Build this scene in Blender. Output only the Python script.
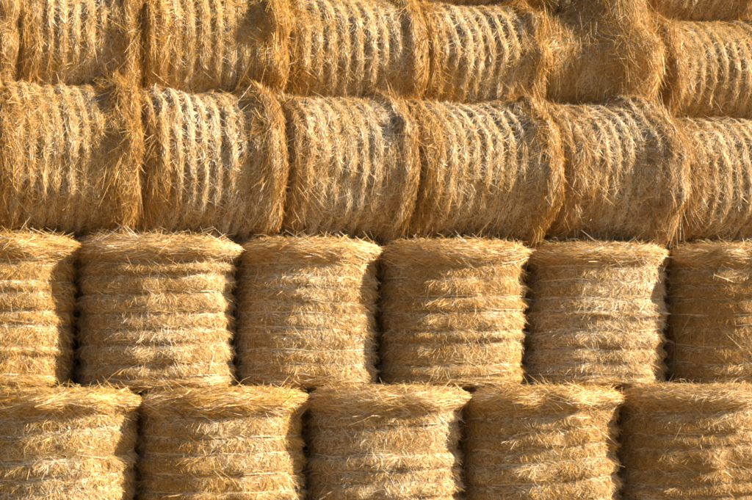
import bpy, math
import numpy as np

# ---------------------------------------------------------------- camera, sky, sun, exposure
for o in list(bpy.data.objects):
    bpy.data.objects.remove(o)
scene = bpy.context.scene
COL = scene.collection
R_ = math.radians

cam_data = bpy.data.cameras.new('camera')
cam = bpy.data.objects.new('camera', cam_data)
COL.objects.link(cam)
cam.location = (0.0, 0.0, 1.6)
cam.rotation_euler = (R_(90 + 3.23), 0, 0)
cam_data.sensor_width = 36.0
cam_data.lens = 84.7
cam_data.clip_end = 3000
scene.camera = cam

SUN_EL, SUN_AZ = 29.0, -6.5           # azimuth measured from +x (the right of the wall), negative towards the camera
world = bpy.data.worlds.new('World')
scene.world = world
world.use_nodes = True
wn = world.node_tree
sky = wn.nodes.new('ShaderNodeTexSky')
sky.sky_type = 'NISHITA'
sky.sun_disc = False
sky.sun_elevation = R_(SUN_EL)
sky.sun_rotation = R_(90 - SUN_AZ)
sky.air_density = 1.0
sky.dust_density = 1.6
bg = wn.nodes['Background']
bg.inputs['Strength'].default_value = 0.05
wn.links.new(sky.outputs['Color'], bg.inputs['Color'])

sun_data = bpy.data.lights.new('sun', 'SUN')
sun_data.energy = 5.0
sun_data.angle = R_(0.53)
sun_data.color = (1.0, 0.88, 0.715)
sun = bpy.data.objects.new('sun', sun_data)
COL.objects.link(sun)
sun.location = (20, -2, 14)
sun.rotation_euler = (0, R_(90 - SUN_EL), R_(SUN_AZ))

vs = scene.view_settings
vs.view_transform = 'Standard'
vs.look = 'None'
vs.gamma = 1.0
vs.use_curve_mapping = False
vs.exposure = 1.55
scene.cycles.filter_width = 1.9
scene.cycles.max_bounces = 8
scene.cycles.diffuse_bounces = 5
scene.cycles.transmission_bounces = 6
scene.cycles.use_denoising = True

# ---------------------------------------------------------------- materials
def node_mat(name):
    m = bpy.data.materials.new(name)
    m.use_nodes = True
    nt = m.node_tree
    return m, nt, nt.nodes['Principled BSDF'], nt.nodes['Material Output']

def ramp(nt, stops):
    r = nt.nodes.new('ShaderNodeValToRGB')
    e = r.color_ramp.elements
    while len(e) < len(stops):
        e.new(0.5)
    for k, (p, c) in enumerate(stops):
        e[k].position = p
        e[k].color = (*c, 1)
    return r

STRAW_STOPS = [(0.0, (0.13, 0.056, 0.012)), (0.22, (0.33, 0.153, 0.027)), (0.45, (0.51, 0.28, 0.057)),
               (0.66, (0.62, 0.425, 0.165)), (0.80, (0.72, 0.58, 0.36)), (1.0, (0.78, 0.71, 0.57))]

def straw_material():
    m, nt, p, out = node_mat('straw')
    a = nt.nodes.new('ShaderNodeAttribute'); a.attribute_name = 'tint'
    r = ramp(nt, STRAW_STOPS)
    nt.links.new(a.outputs['Fac'], r.inputs['Fac'])
    oi = nt.nodes.new('ShaderNodeObjectInfo')                  # each bale weathered a little differently
    mr = nt.nodes.new('ShaderNodeMapRange'); mr.inputs['To Min'].default_value = 0.96; mr.inputs['To Max'].default_value = 1.07
    nt.links.new(oi.outputs['Random'], mr.inputs['Value'])
    hs = nt.nodes.new('ShaderNodeHueSaturation')
    nt.links.new(mr.outputs[0], hs.inputs['Saturation']); nt.links.new(r.outputs['Color'], hs.inputs['Color'])
    r = hs
    nt.links.new(r.outputs['Color'], p.inputs['Base Color'])
    p.inputs['Roughness'].default_value = 0.48
    p.inputs['Specular IOR Level'].default_value = 0.35
    t = nt.nodes.new('ShaderNodeBsdfTranslucent')
    nt.links.new(r.outputs['Color'], t.inputs['Color'])
    mx = nt.nodes.new('ShaderNodeMixShader'); mx.inputs[0].default_value = 0.10
    nt.links.new(p.outputs[0], mx.inputs[1]); nt.links.new(t.outputs[0], mx.inputs[2])
    nt.links.new(mx.outputs[0], out.inputs['Surface'])
    return m

def packed_material():
    m, nt, p, out = node_mat('packed_straw')
    tc = nt.nodes.new('ShaderNodeTexCoord')
    n1 = nt.nodes.new('ShaderNodeTexNoise'); n1.inputs['Scale'].default_value = 60; n1.inputs['Detail'].default_value = 6
    n1.inputs['Distortion'].default_value = 2.5
    nt.links.new(tc.outputs['Object'], n1.inputs['Vector'])
    r = ramp(nt, [(0.25, (0.07, 0.034, 0.009)), (0.5, (0.24, 0.135, 0.038)), (0.75, (0.46, 0.30, 0.11))])  # albedo lowered to put shade into the pores between stalks
    nt.links.new(n1.outputs['Fac'], r.inputs['Fac'])
    nt.links.new(r.outputs['Color'], p.inputs['Base Color'])
    p.inputs['Roughness'].default_value = 0.8
    b = nt.nodes.new('ShaderNodeBump'); b.inputs['Strength'].default_value = 0.8; b.inputs['Distance'].default_value = 0.01
    nt.links.new(n1.outputs['Fac'], b.inputs['Height']); nt.links.new(b.outputs[0], p.inputs['Normal'])
    return m

def twine_material():
    m, nt, p, out = node_mat('sisal_twine')
    tc = nt.nodes.new('ShaderNodeTexCoord')
    n1 = nt.nodes.new('ShaderNodeTexNoise'); n1.inputs['Scale'].default_value = 40
    nt.links.new(tc.outputs['Object'], n1.inputs['Vector'])
    r = ramp(nt, [(0.3, (0.52, 0.43, 0.28)), (0.7, (0.74, 0.67, 0.52))])
    nt.links.new(n1.outputs['Fac'], r.inputs['Fac']); nt.links.new(r.outputs['Color'], p.inputs['Base Color'])
    p.inputs['Roughness'].default_value = 0.7
    return m

def ground_material():
    m, nt, p, out = node_mat('stubble_ground')
    tc = nt.nodes.new('ShaderNodeTexCoord')
    n1 = nt.nodes.new('ShaderNodeTexNoise'); n1.inputs['Scale'].default_value = 1.7; n1.inputs['Detail'].default_value = 12
    n1.inputs['Roughness'].default_value = 0.75
    nt.links.new(tc.outputs['Object'], n1.inputs['Vector'])
    r = ramp(nt, [(0.3, (0.13, 0.08, 0.035)), (0.5, (0.26, 0.17, 0.065)), (0.7, (0.38, 0.27, 0.12))])
    nt.links.new(n1.outputs['Fac'], r.inputs['Fac']); nt.links.new(r.outputs['Color'], p.inputs['Base Color'])
    p.inputs['Roughness'].default_value = 0.9
    b = nt.nodes.new('ShaderNodeBump'); b.inputs['Distance'].default_value = 0.05
    nt.links.new(n1.outputs['Fac'], b.inputs['Height']); nt.links.new(b.outputs[0], p.inputs['Normal'])
    return m

M_STRAW, M_PACK, M_TWINE, M_GROUND = straw_material(), packed_material(), twine_material(), ground_material()

# ---------------------------------------------------------------- mesh helpers
def mesh_np(name, verts, faces, mat, parent=None, smooth=False, tint=None):
    """verts (N,3), faces (M,k) with one k for all."""
    verts = np.asarray(verts, np.float32); faces = np.asarray(faces, np.int32)
    me = bpy.data.meshes.new(name)
    n, (m, k) = len(verts), faces.shape
    me.vertices.add(n); me.vertices.foreach_set('co', verts.ravel())
    me.loops.add(m * k); me.loops.foreach_set('vertex_index', faces.ravel())
    me.polygons.add(m)
    me.polygons.foreach_set('loop_start', np.arange(0, m * k, k, dtype=np.int32))
    me.polygons.foreach_set('use_smooth', np.full(m, smooth, dtype=bool))
    if tint is not None:
        at = me.attributes.new('tint', 'FLOAT', 'POINT')
        at.data.foreach_set('value', np.asarray(tint, np.float32))
    me.update(calc_edges=True)
    me.materials.append(mat)
    o = bpy.data.objects.new(name, me)
    COL.objects.link(o)
    o.parent = parent
    return o

def unit(v):
    return v / np.maximum(np.linalg.norm(v, axis=-1, keepdims=True), 1e-9)

class Waves:
    """Smooth noise, periodic in the angle: a sum of random sine waves, about -1..1."""
    def __init__(self, rng, n, fmax, zmax):
        self.n = rng.integers(0, fmax + 1, n); self.m = rng.uniform(-zmax, zmax, n)
        self.p = rng.uniform(0, 6.283, n); self.a = rng.uniform(.5, 1, n); self.a /= np.sqrt((self.a ** 2).sum() / 2) * 1.6
    def __call__(self, psi, a):
        s = 0.0
        for n, m, p, k in zip(self.n, self.m, self.p, self.a):
            s = s + k * np.sin(n * psi + m * a + p)
        return s

class Bale:
    """Surface of a round bale: psi = angle round the axis (0 = towards the viewer's side), a = distance along the axis."""
    def __init__(self, seed, R, H, lying, spacing, bulge, rim0, rim1, tilt=0.0, squash=2.0, lean=0.0, taper=0.0, shear=0.0, rimw=.10, shag=1.0):
        self.rng = rng = np.random.default_rng(seed)
        self.R, self.H, self.lying, self.lean = R, H, lying, lean
        self.sq, self.tilt, self.taper = squash, tilt, taper
        self.rim0, self.rim1, self.shear, self.rimw, self.shag = rim0, rim1, shear, rimw, shag
        lo, hi = (0.09, H - 0.10) if lying else (0.10, H - 0.17)
        n = max(4, int(round((hi - lo) / spacing)))
        g = np.linspace(lo, hi, n + 1) + np.r_[0, rng.uniform(-.12, .12, n - 1) * (1 if lying else 2.8), 0] * spacing
        self.grooves = g
        self.edges = np.r_[-0.06, g, H + 0.06]
        self.amp = bulge * (rng.uniform(0.75, 1.2, len(self.edges) - 1) if lying else rng.uniform(0.3, 1.45, len(self.edges) - 1))
        self.lf = Waves(rng, 8, 4, 3.0)
        self.mf = Waves(rng, 22, 14, 14.0)
        self.hf = Waves(rng, 40, 46, 60.0)
        self.rimn = Waves(rng, 14, 12, 3.0)
        self.wob = Waves(rng, 8, 5, 2.0)
        self.wv = .016 if lying else .010
        self.tone = rng.normal(0, .055)
        self.zc = R - 0.01                         # height of the axis of a lying bale over its base

    def axpos(self, psi, a):                        # the wraps run a little askew and waver
        return a - self.tilt * np.sin(psi) * self.R - self.wv * self.wob(psi, a)

    def r(self, psi, a):
        n = self.sq
        sh = (np.abs(np.sin(psi)) ** n + np.abs(np.cos(psi)) ** n) ** (-1.0 / n)
        base = self.R * sh * (1 + .017 * self.lf(psi, a)) * (1 + self.taper * (a / self.H - .5))
        ap = np.clip(self.axpos(psi, a), -0.059, self.H + 0.059)
        k = np.clip(np.searchsorted(self.edges, ap) - 1, 0, len(self.amp) - 1)
        t = np.clip((ap - self.edges[k]) / (self.edges[k + 1] - self.edges[k]), 0, 1)
        if self.lying:
            prof = np.clip(4 * t * (1 - t), 0, 1) ** .55
            b = self.amp[k] * (1 + .4 * self.mf(psi, a)) * prof * np.clip(.9 + .4 * self.lf(psi + 2, a * 2), .45, 1.2)
        else:
            t = t ** 0.62
            prof = np.clip(4 * t * (1 - t), 0, 1) ** .75
            b = self.amp[k] * (1 + .55 * self.mf(psi, a)) * prof * (1 - .6 * np.sin(psi) ** 4)
        w0, w1 = (.09, self.rimw) if self.lying else (.05, .072)
        c1 = self.rimw if self.lying else .068
        rn = 1 + .65 * self.rimn(psi, a) + (0 if self.lying else .55) * np.sin(psi) ** 4
        rim = self.rim1 * np.exp(-(np.abs(a - (self.H - c1)) / w1) ** 2.5) * rn + self.rim0 * np.exp(-((a - .07) / w0) ** 2) * rn
        # rounded shoulders at both ends
        r1, r0 = (max(.13, self.rimw), .08) if self.lying else (.05, .07)
        q1, q0 = np.clip((self.H - a) / r1, 0, 1), np.clip(a / r0, 0, 1)
        sh_ = -r1 * .85 * (1 - np.sqrt(np.clip(1 - (1 - q1) ** 2, 0, 1))) - r0 * .8 * (1 - np.sqrt(np.clip(1 - (1 - q0) ** 2, 0, 1)))
        return base + b + rim + sh_ + .004 * self.hf(psi, a) - 0.02

    def frame(self, psi):
        z = np.zeros_like(psi)
        if self.lying:
            er = np.stack([z, -np.cos(psi), np.sin(psi)], -1); ep = np.stack([z, np.sin(psi), np.cos(psi)], -1)
        else:
            er = np.stack([np.sin(psi), -np.cos(psi), z], -1); ep = np.stack([np.cos(psi), np.sin(psi), z], -1)
        ea = np.array([1., 0, 0]) if self.lying else np.array([0, 0, 1.])
        return er, ep, ea

    def at(self, psi, a, rr):
        er, _, ea = self.frame(psi)
        if self.lying:
            p = er * rr[..., None] + ea * (a - self.H / 2)[..., None]
            p[..., 0] += -self.shear * p[..., 1]
            p[..., 2] += self.zc
        else:
            p = er * rr[..., None] + ea * a[..., None]
            p[..., 0] += self.lean * (a - self.H * .5)
        return p

    def cap(self, f, end):                          # height of the end face at the fraction f of the radius
        d = .035 * (1 - f ** 4) + .006
        return (self.H + d) if end else -d * (.4 if not self.lying else 1)

    def body(self, parent):
        NP = 112
        psi1 = np.linspace(0, 2 * math.pi, NP, endpoint=False)
        asd = []
        for e0, e1 in zip(self.edges[:-1], self.edges[1:]):
            asd += list(np.linspace(e0, e1, 7)[:-1])
        asd = np.array([0.0] + [x for x in asd if .008 < x < self.H - .008] + [self.H])
        P, A = np.meshgrid(psi1, asd)
        rows = [self.at(P, A, self.r(P, A))]
        nr = len(asd)
        r0, r1 = self.r(psi1, np.zeros(NP)), self.r(psi1, np.full(NP, self.H))
        for f in (.9, .6, .25, .02):
            rows.append(self.at(psi1, np.full(NP, self.cap(f, True)) + .01 * self.rimn(psi1, f * 9), r1 * f)[None])
        for f in (.9, .6, .25, .02):
            rows.insert(0, self.at(psi1, np.full(NP, self.cap(f, False)), r0 * f)[None])
        v = np.concatenate(rows, 0)
        n = v.shape[0]
        i, j = np.meshgrid(np.arange(n - 1), np.arange(NP), indexing='ij')
        j2 = (j + 1) % NP
        f = np.stack([i * NP + j, i * NP + j2, (i + 1) * NP + j2, (i + 1) * NP + j], -1).reshape(-1, 4)
        if self.lying:
            f = f[:, ::-1]
        o = mesh_np('packed_body', v.reshape(-1, 3), f, M_PACK, parent, True)
        return o

    def twines(self, parent):
        NP, NS = 72, 4
        psi = np.linspace(0, 2 * math.pi, NP, endpoint=False)
        for g in self.grooves:
            a = g + self.tilt * np.sin(psi) * self.R
            a = a + self.wv * self.wob(psi, a) + .004 * self.rimn(psi * 1.0, g * 7)
            rr = self.r(psi, a) + .0015 + .004 * self.mf(psi, a)
            c = self.at(psi, a, rr); er, ep, ea = self.frame(psi)
            q = np.linspace(0, 2 * math.pi, NS, endpoint=False)
            rad = .0036
            v = c[:, None, :] + rad * (np.cos(q)[None, :, None] * er[:, None, :] + np.sin(q)[None, :, None] * ea * 1.3)
            i, j = np.meshgrid(np.arange(NP), np.arange(NS), indexing='ij')
            i2, j2 = (i + 1) % NP, (j + 1) % NS
            f = np.stack([i * NS + j, i * NS + j2, i2 * NS + j2, i2 * NS + j], -1).reshape(-1, 4)
            mesh_np('twine', v.reshape(-1, 3), f, M_TWINE, parent, True)

    # ---- straw: each stalk is a ribbon, short ones of one quad, long bent ones of two
    def ribbon(self, P, nrm, w, tint):
        rng = self.rng
        d = unit(P[-1] - P[0])
        roll = rng.uniform(-self.roll, self.roll, len(d))[:, None]
        side = unit(np.cross(d, nrm))
        up = np.cross(side, d)
        s = side * np.cos(roll) + up * np.sin(roll)
        w = w[:, None]
        taper = (1, .6) if len(P) == 2 else (1, 1, .55)
        v = []
        for p, k in zip(P, taper):
            v += [p - s * w * k, p + s * w * k]
        self.S[len(P)].append((np.stack(v, 1), tint))

    def lay(self, psi, a, ang, L, h0, h1, tint, w, hm=None, seg=1):
        """Stalks that follow the surface from (psi, a): ang = 0 runs round the bale, 90 deg along its axis."""
        p = []
        for t in ((0, 1.0) if seg == 1 else (0, .5, 1.0)):
            ps = psi + np.cos(ang) * L * t / self.R
            aa = a + np.sin(ang) * L * t
            hh = h0 + (h1 - h0) * t ** 1.6
            if hm is not None and t == .5:
                hh = hh + hm
            p.append(self.at(ps, aa, self.r(ps, np.clip(aa, 0, self.H)) + hh))
        er, _, _ = self.frame(psi)
        self.ribbon(p, er, w, tint)

    def angles(self, n, half, centre=0.0):
        rng = self.rng
        out = rng.uniform(-half, half, n) + centre
        far = rng.random(n) < .08
        out[far] = rng.uniform(-math.pi, math.pi, far.sum())
        return out

    def band(self, ps, a):
        ap = self.axpos(ps, a); kk = np.clip(np.searchsorted(self.edges, ap) - 1, 0, len(self.amp) - 1)
        return np.clip((ap - self.edges[kk]) / (self.edges[kk + 1] - self.edges[kk]), 0, 1)

    def straw(self, parent, k=1.0):
        rng = self.rng
        self.S = {2: [], 3: []}
        H, R, ly = self.H, self.R, self.lying
        half, cen = (1.9, .35) if ly else (1.95, 0.0)
        nrm = rng.normal
        def width(n):
            w = rng.uniform(.0009, .0017, n)
            w[rng.random(n) < .05] *= 2.0                       # flattened leaf blades among the stems
            return w
        weather = lambda ps, a: .5 + .5 * np.clip(self.lf(ps * 1.0 + 1.7, a * 2.2) + .5 * self.mf(ps, a), -1, 1)

        # A: close mat of short stalks, wound round the bale
        self.roll = .45
        n = int((20000 if ly else 18500) * k)
        ps, a = self.angles(n, half, cen), rng.uniform(0.0, H, n)
        ang = nrm(0, .45 if ly else .38, n) + math.pi * rng.integers(0, 2, n)
        wild = rng.random(n) < .22
        ang[wild] = rng.uniform(0, 6.283, wild.sum())
        L = rng.gamma(4, .0135, n).clip(.02, .15)
        tb = self.band(ps, a)
        if not ly:                                              # straw pressed flat under the wraps lies straight
            ang = np.where(tb > .6, ang * .45 + np.where(np.cos(ang) < 0, math.pi * .55, 0), ang)
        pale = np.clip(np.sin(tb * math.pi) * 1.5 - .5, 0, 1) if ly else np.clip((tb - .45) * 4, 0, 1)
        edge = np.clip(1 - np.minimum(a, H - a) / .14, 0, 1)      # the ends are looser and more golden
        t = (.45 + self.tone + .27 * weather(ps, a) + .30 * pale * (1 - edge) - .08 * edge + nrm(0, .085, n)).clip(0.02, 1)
        self.lay(ps, a, ang, L, rng.uniform(-.003, .0025, n), rng.uniform(-.002, .004, n), t, width(n) * 1.1)

        # B: tufts whose ends stand out of the bands
        nc, m = int((1450 if ly else 1750) * k), 8
        cps = self.angles(nc, half, cen)
        kb = rng.integers(1, len(self.edges) - 2, nc)
        e0, e1 = self.edges[kb], self.edges[kb + 1]
        if ly:
            ca = e0 + (e1 - e0) * rng.uniform(.25, .75, nc)
            cang = math.pi * (rng.random(nc) < .7) + nrm(0, .6, nc)
            clift = rng.gamma(2, .0050, nc)
        else:
            ca = e0 + (e1 - e0) * rng.uniform(.45, .95, nc)
            cang = np.where(rng.random(nc) < .78, -.95, -2.2) + nrm(0, .32, nc)
            clift = rng.gamma(2, .0100, nc)
        ca = ca + self.tilt * np.sin(cps) * R
        ct = (.52 if ly else .46) + self.tone + nrm(0, .12, nc) + .18 * weather(cps, ca)
        rp = lambda x: np.repeat(x, m)
        n = nc * m
        ps = rp(cps) + nrm(0, .026, n) / R; a = (rp(ca) + nrm(0, .009, n)).clip(0, H)
        self.roll = .8
        self.lay(ps, a, rp(cang) + nrm(0, .3, n), rng.uniform(.025, .075 if ly else .085, n), rng.uniform(-.006, .003, n),
                 rp(clift) * rng.uniform(.3, 1.4, n), (rp(ct) + nrm(0, .09, n)).clip(.02, 1), width(n))

        # C: the ragged ends, in drifts: dense matted hanks with tattered places between
        for end, amp in ((0, self.rim0), (1, self.rim1)):
            m = 9
            nc = int((110 if end == 0 and not ly else (380 if ly else 420)) * k * (.6 + 6 * min(amp, .1)) * (1.6 if self.shag > 1.3 and end else 1))
            n = nc * m
            rp = lambda x: np.repeat(x, m)
            cps = self.angles(nc, half, cen)
            coff = np.abs(nrm(0, self.rimw * 1.0 if ly else .07, nc)).clip(0, .5 if ly else .19)
            if ly:
                cang = np.where(rng.random(nc) < .7, math.pi, 0) + nrm(0, .75, nc)
                ct = nrm(.38 if self.shag < 1.6 else .46, .12, nc)  # lighter tint on the shaggiest bale paints sunlight onto its ragged ends
                clift = rng.gamma(1.3, .017, nc) * (1 + 5 * amp) * self.shag
                L = rng.gamma(5, .026 * (.7 + .3 * self.shag), n).clip(.03, .32)
            else:
                cang0 = np.where(rng.random(nc) < .55, 0, math.pi)
                cang = cang0 + nrm(0, .24, nc) + np.where(rng.random(nc) < .45, -.5 * rng.random(nc), 0) * np.where(np.cos(cang0) < 0, -1, 1)
                ct = nrm(.55, .17, nc)
                clift = rng.gamma(1.0, .014, nc) * (1 + 4 * amp)
                L = rng.gamma(5, .026, n).clip(.04, .30)
            ps = rp(cps) + nrm(0, .04, n) / R
            off = np.abs(rp(coff) + nrm(0, .014, n))
            a = (H - off) if end else off
            self.roll = .8
            self.lay(ps, a, rp(cang) + nrm(0, .22, n), L, rng.uniform(-.008, .008, n), rp(clift) * rng.uniform(.3, 1.5, n),
                     (rp(ct) + nrm(0, .12, n)).clip(.02, 1), width(n), rng.uniform(0, .010, n), seg=2)
            # stalks on the end face, some running out over its edge
            sgn = 1 if end else -1
            n2 = int(n * (.6 if end else .25))
            ps = self.angles(n2, half, cen); f = rng.uniform(.62, 1.0, n2)
            er, ep, ea = self.frame(ps)
            rr = self.r(ps, np.full(n2, H if end else 0.0)) * f
            P0 = self.at(ps, self.cap(f, bool(end)) + np.zeros(n2), rr)
            d = er * rng.uniform(-.25, .6, n2)[:, None] + ep * nrm(0, .9, n2)[:, None] + ea * sgn * np.abs(nrm(0, .32 if ly else .18, n2))[:, None]
            d = unit(d); L = rng.gamma(4, .021, n2).clip(.03, .22)[:, None]
            droop = np.zeros((n2, 3)); droop[:, 2] = -1
            P1 = P0 + d * L * .5 + ea * sgn * .006
            P2 = P0 + d * L + droop * (rng.uniform(0, .35, n2)[:, None] * L)
            nn = np.repeat((ea * sgn)[None], n2, 0) + er * .3
            self.ribbon([P0, P1, P2], unit(nn), width(n2), (nrm(.40 if ly else .56, .14, n2)).clip(.02, 1))

        # D: stray stalks
        n = int((150 if ly else 360) * k)
        ps, a = np.where(rng.random(n) < (.3 if ly else .7), rng.choice([-1.45, 1.45], n) + nrm(0, .15, n), self.angles(n, half * .95, cen)), rng.uniform(0.02, H - .02, n)
        self.roll = .6
        self.lay(ps, a, rng.uniform(0, 6.283, n), rng.uniform(.10, .26, n), rng.uniform(-.004, .006, n), rng.gamma(2, .012, n),
                 rng.uniform(.45, .9, n), width(n), rng.uniform(0, .015, n), seg=2)

        Vs, Ts, Fs, base = [], [], [], 0
        for np_, quads in ((2, [[0, 1, 3, 2]]), (3, [[0, 1, 3, 2], [2, 3, 5, 4]])):
            V = np.concatenate([x[0] for x in self.S[np_]], 0); T = np.concatenate([x[1] for x in self.S[np_]])
            c, q = len(V), 2 * np_
            Fs.append((base + np.arange(c)[:, None, None] * q + np.array(quads)[None]).reshape(-1, 4))
            Vs.append(V.reshape(-1, 3))
            Ts.append((T[:, None] + np.repeat(np.linspace(-.05, .05, np_), 2)[None]).clip(0, 1).ravel())
            base += c * q
        F = np.concatenate(Fs)
        o = mesh_np('loose_straw', np.concatenate(Vs), F, M_STRAW, parent, False, np.concatenate(Ts))
        o['kind'] = 'stuff'
        self.S = None
        return len(F) * 2

# ---------------------------------------------------------------- setting
WALL = R_(12.0)                                     # the wall of bales recedes a little to the right
U = np.array([math.cos(WALL), math.sin(WALL), 0]); NB = np.array([-math.sin(WALL), math.cos(WALL), 0])
ORIGIN = np.array([0, 14.0, 0])
def on_wall(s, d, z=0.0):
    p = ORIGIN + U * s + NB * d
    return (float(p[0]), float(p[1]), float(p[2] + z))

def grid_sheet(name, x0, x1, y0, y1, nx, ny, mat, zf):
    x, y = np.meshgrid(np.linspace(x0, x1, nx), np.linspace(y0, y1, ny))
    v = np.stack([x, y, zf(x, y)], -1).reshape(-1, 3)
    i, j = np.meshgrid(np.arange(ny - 1), np.arange(nx - 1), indexing='ij')
    f = np.stack([i * nx + j, i * nx + j + 1, (i + 1) * nx + j + 1, (i + 1) * nx + j], -1).reshape(-1, 4)
    return mesh_np(name, v, f, mat, None, True)

g = grid_sheet('ground', -1500, 1500, -1500, 1500, 60, 60, M_GROUND, lambda x, y: 0 * x)
g['kind'] = 'structure'; g['label'] = 'flat field of straw stubble under the stack'

# the inside of the stack, behind the front bales: one packed mass that the gaps show
prof = [(1.42, 0.0), (1.42, 2.46), (1.86, 2.46), (1.86, 3.55), (2.42, 3.55), (2.42, 4.62), (3.1, 4.62), (3.1, 5.9), (5.2, 5.9), (5.2, 0.0)]
def straw_mass():
    ss = np.linspace(-5.5, 6.5, 49)
    pts = []
    for (d0, z0), (d1, z1) in zip(prof, prof[1:] + prof[:1]):
        n = max(2, int(math.hypot(d1 - d0, z1 - z0) / .25))
        for q in range(n):
            pts.append((d0 + (d1 - d0) * q / n, z0 + (z1 - z0) * q / n))
    pts = np.array(pts); k = len(pts)
    rng = np.random.default_rng(5)
    v = np.zeros((len(ss), k, 3))
    for i, s in enumerate(ss):
        j = rng.uniform(0, .05, (k, 2))
        v[i] = ORIGIN + U * s + NB * (pts[:, :1] + j[:, :1])
        v[i, :, 2] = np.maximum(pts[:, 1] - np.where(pts[:, 1] > .01, j[:, 1], 0), 0.002)
    i, q = np.meshgrid(np.arange(len(ss) - 1), np.arange(k), indexing='ij')
    q2 = (q + 1) % k
    f = np.stack([i * k + q, (i + 1) * k + q, (i + 1) * k + q2, i * k + q2], -1).reshape(-1, 4)
    o = mesh_np('straw_mass', v.reshape(-1, 3), f, M_PACK, None, True)
    o['kind'] = 'stuff'; o['label'] = 'packed straw inside the stack, seen in the dark gaps between bales'; o['category'] = 'straw'
straw_mass()

# ---------------------------------------------------------------- bales
def bale(label, group, s, d, z, seed, yaw=0.0, k=1.0, **kw):
    e = bpy.data.objects.new('straw_bale', None)
    COL.objects.link(e)
    e.empty_display_size = .2
    e.location = on_wall(s, d, z)
    e.rotation_euler = (0, 0, WALL + R_(yaw))
    e['label'] = label; e['category'] = 'straw bale'; e['group'] = group
    b = Bale(seed, **kw)
    b.body(e); b.twines(e)
    n = b.straw(e, k)
    return e

GS, GL = 'upright round bales in the two lower rows', 'round bales lying on their sides in the upper rows'
H1 = 1.26
# bottom row, standing on end: (edges along the wall)
E1 = [-3.13, -1.83, -0.47, 0.81, 2.17, 3.60]
L1 = ['upright round straw bale, leftmost of the bottom row, its bands sloping up to the right',
      'upright straw bale, second from left in the bottom row, shaded left and brightly lit right',
      'upright straw bale in the middle of the bottom row, third from the left',
      'upright straw bale, fourth from left in the bottom row, with bands rising to the right',
      'upright straw bale, rightmost of the bottom row, under a thick straw rim']
T1 = [.075, .01, .03, .085, .03]
for i in range(5):
    w = E1[i + 1] - E1[i]
    bale(L1[i], GS, (E1[i] + E1[i + 1]) / 2, .66 + [0, .03, -.02, .02, .0][i], 0.0, 11 + i, R=w / 2 - .012, H=H1 + [0, .0, .01, .0, .01][i], lying=False,
         spacing=.148, bulge=.031, rim0=.01, rim1=[.050, .056, .052, .048, .056][i], tilt=T1[i], squash=2.5, lean=[.035, -.015, .02, -.03, .01][i])
# second row, standing on end
E2 = [-3.53, -2.30, -1.03, 0.18, 1.45, 2.73, 4.08]
L2 = ['upright straw bale cut off by the left edge of the photo, second row up',
      'upright straw bale with bulging bands, second from left in the second row up',
      'upright straw bale, third from left in the second row, with fine close bands',
      'upright straw bale, fourth from left in the second row, bright along its right side',
      'upright straw bale, fifth from left in the second row, mostly in shade',
      'shaded upright straw bale at the right edge of the photo, second row up']
for i in range(6):
    w = E2[i + 1] - E2[i]
    bale(L2[i], GS, (E2[i] + E2[i + 1]) / 2, .90 + [0, -.01, .03, .02, .10, .03][i], H1 + .035, 31 + i, R=w / 2 - .012, H=1.175, lying=False,
         spacing=[.125, .135, .105, .125, .12, .13][i], bulge=[.032, .041, .020, .028, .026, .030][i], rim0=.015, rim1=[.052, .056, .050, .046, .052, .050][i],
         tilt=[.0, .01, -.01, .0, .0, .015][i], squash=2.5, lean=[.03, -.02, .01, 0.015, .04, -.01][i])
# third row, lying on their sides
E3 = [-2.95, -1.79, -0.62, 0.48, 1.72, 2.85, 4.08]
L3 = ['lying straw bale, leftmost of the third row, with a slanting shadow on its right half',
      'lying straw bale, second from left in the third row, between two ragged fringes',
      'lying straw bale, third from left in the third row, with even close ribs',
      'lying straw bale, fourth from left in the third row, its right half in shade',
      'lying straw bale, fifth from left in the third row, with a high tousled right shoulder',
      'lying straw bale at the right edge of the photo in the third row']
SH3 = [.13, .18, .21, .25, .28, .28]
SH4 = [0, .03, .06, .12, .18, .22, .22]
Z3 = H1 + .035 + 1.175 + .045
for i in range(6):
    w = E3[i + 1] - E3[i]
    bale(L3[i], GL, (E3[i] + E3[i + 1]) / 2 - .6 * SH3[i], 1.04 + [0, .01, -.02, 0, .02, .01][i], Z3, 51 + i, R=.61 + [0.015, .0, .0, -.005, .0, -.05][i], H=w - .02, lying=True,
         spacing=.106, bulge=[.036, .044, .038, .044, .038, .036][i], rim0=[.015, .015, .01, .01, .015, .015][i], rim1=[.07, .07, .045, .07, .085, .035][i],
         squash=2.0, tilt=[.0, .02, -.01, .0, .03, .0][i], shear=SH3[i], rimw=[.13, .13, .10, .14, .20, .10][i], shag=[1.35, 1.25, .95, 1.25, 1.25, 1][i])
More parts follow.
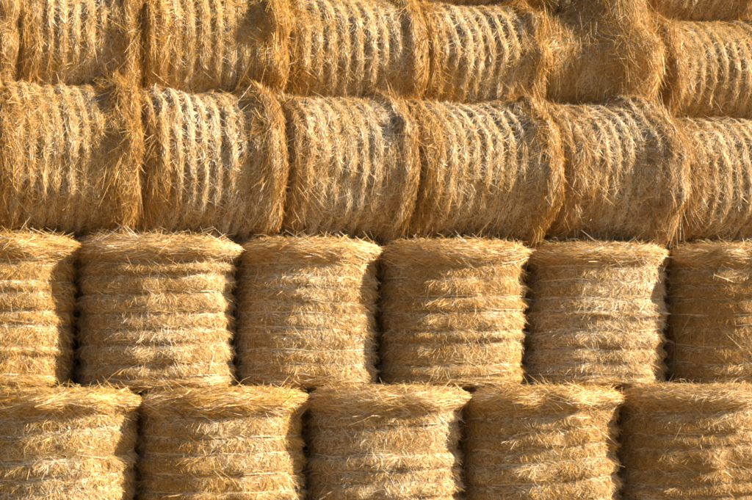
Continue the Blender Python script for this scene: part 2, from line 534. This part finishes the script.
# fourth row, lying, set back
E4 = [-3.81, -2.77, -1.75, -0.53, 0.70, 1.81, 2.91, 4.14]
L4 = ['lying straw bale at the far upper left of which only the ragged golden end shows',
      'lying straw bale near the top left corner, beside a golden end',
      'lying straw bale of the topmost full row with bright whitish ribs left of centre',
      'lying straw bale in the middle of the topmost full row, right of an orange fringe',
      'lying straw bale, topmost full row, with clean even ribs like a barrel',
      'dark lying straw bale with a huge tousled golden right end, topmost full row',
      'lying straw bale at the upper right edge with a tuft standing up on top']
Z4 = Z3 + 1.05
for i in range(7):
    w = E4[i + 1] - E4[i]
    bale(L4[i], GL, (E4[i] + E4[i + 1]) / 2 - .58 * SH4[i], 1.63 + [0, .01, -.02, 0, .02, .0, .02][i], Z4 + [0, 0, 0, 0, 0, .05, .03][i], 71 + i, R=.60 + [0, 0, 0, -.015, -.03, -.10, -.08][i], H=w + .015, lying=True,
         spacing=[.11, .108, .11, .115, .104, .12, .11][i], bulge=[.036, .036, .044, .036, .042, .010, .034][i],
         rim0=[.015, .015, .02, .01, .015, .01, .05][i], rim1=[.06, .065, .075, .05, .055, .18, .045][i], squash=2.0, shear=SH4[i], rimw=[.12, .12, .13, .10, .10, .33, .1][i], shag=[1.2, 1.2, 1.25, 1, 1.1, 1.8, 1.2][i], k=[.6, 1, 1, 1, 1, 1.1, 1][i])
# fifth row, only its lower edge shows at the top right
E5 = [-0.55, 0.60, 1.71, 2.85, 4.00]
L5 = ['lying straw bale behind the top row, a sliver at the top edge near the centre',
      'lying straw bale behind the top row, peeping over the barrel-like ribbed bale',
      'lying straw bale behind the top row, peeping out above the tousled golden bale',
      'lying straw bale behind the top row at the upper right corner of the photo']
Z5 = Z4 + 1.02
for i in range(4):
    w = E5[i + 1] - E5[i]
    bale(L5[i], GL, (E5[i] + E5[i + 1]) / 2, 2.24, Z5, 91 + i, k=.6, R=.60, H=w - .01, lying=True,
         spacing=.11, bulge=.036, rim0=.02, rim1=.05, squash=2.0, shear=.2)
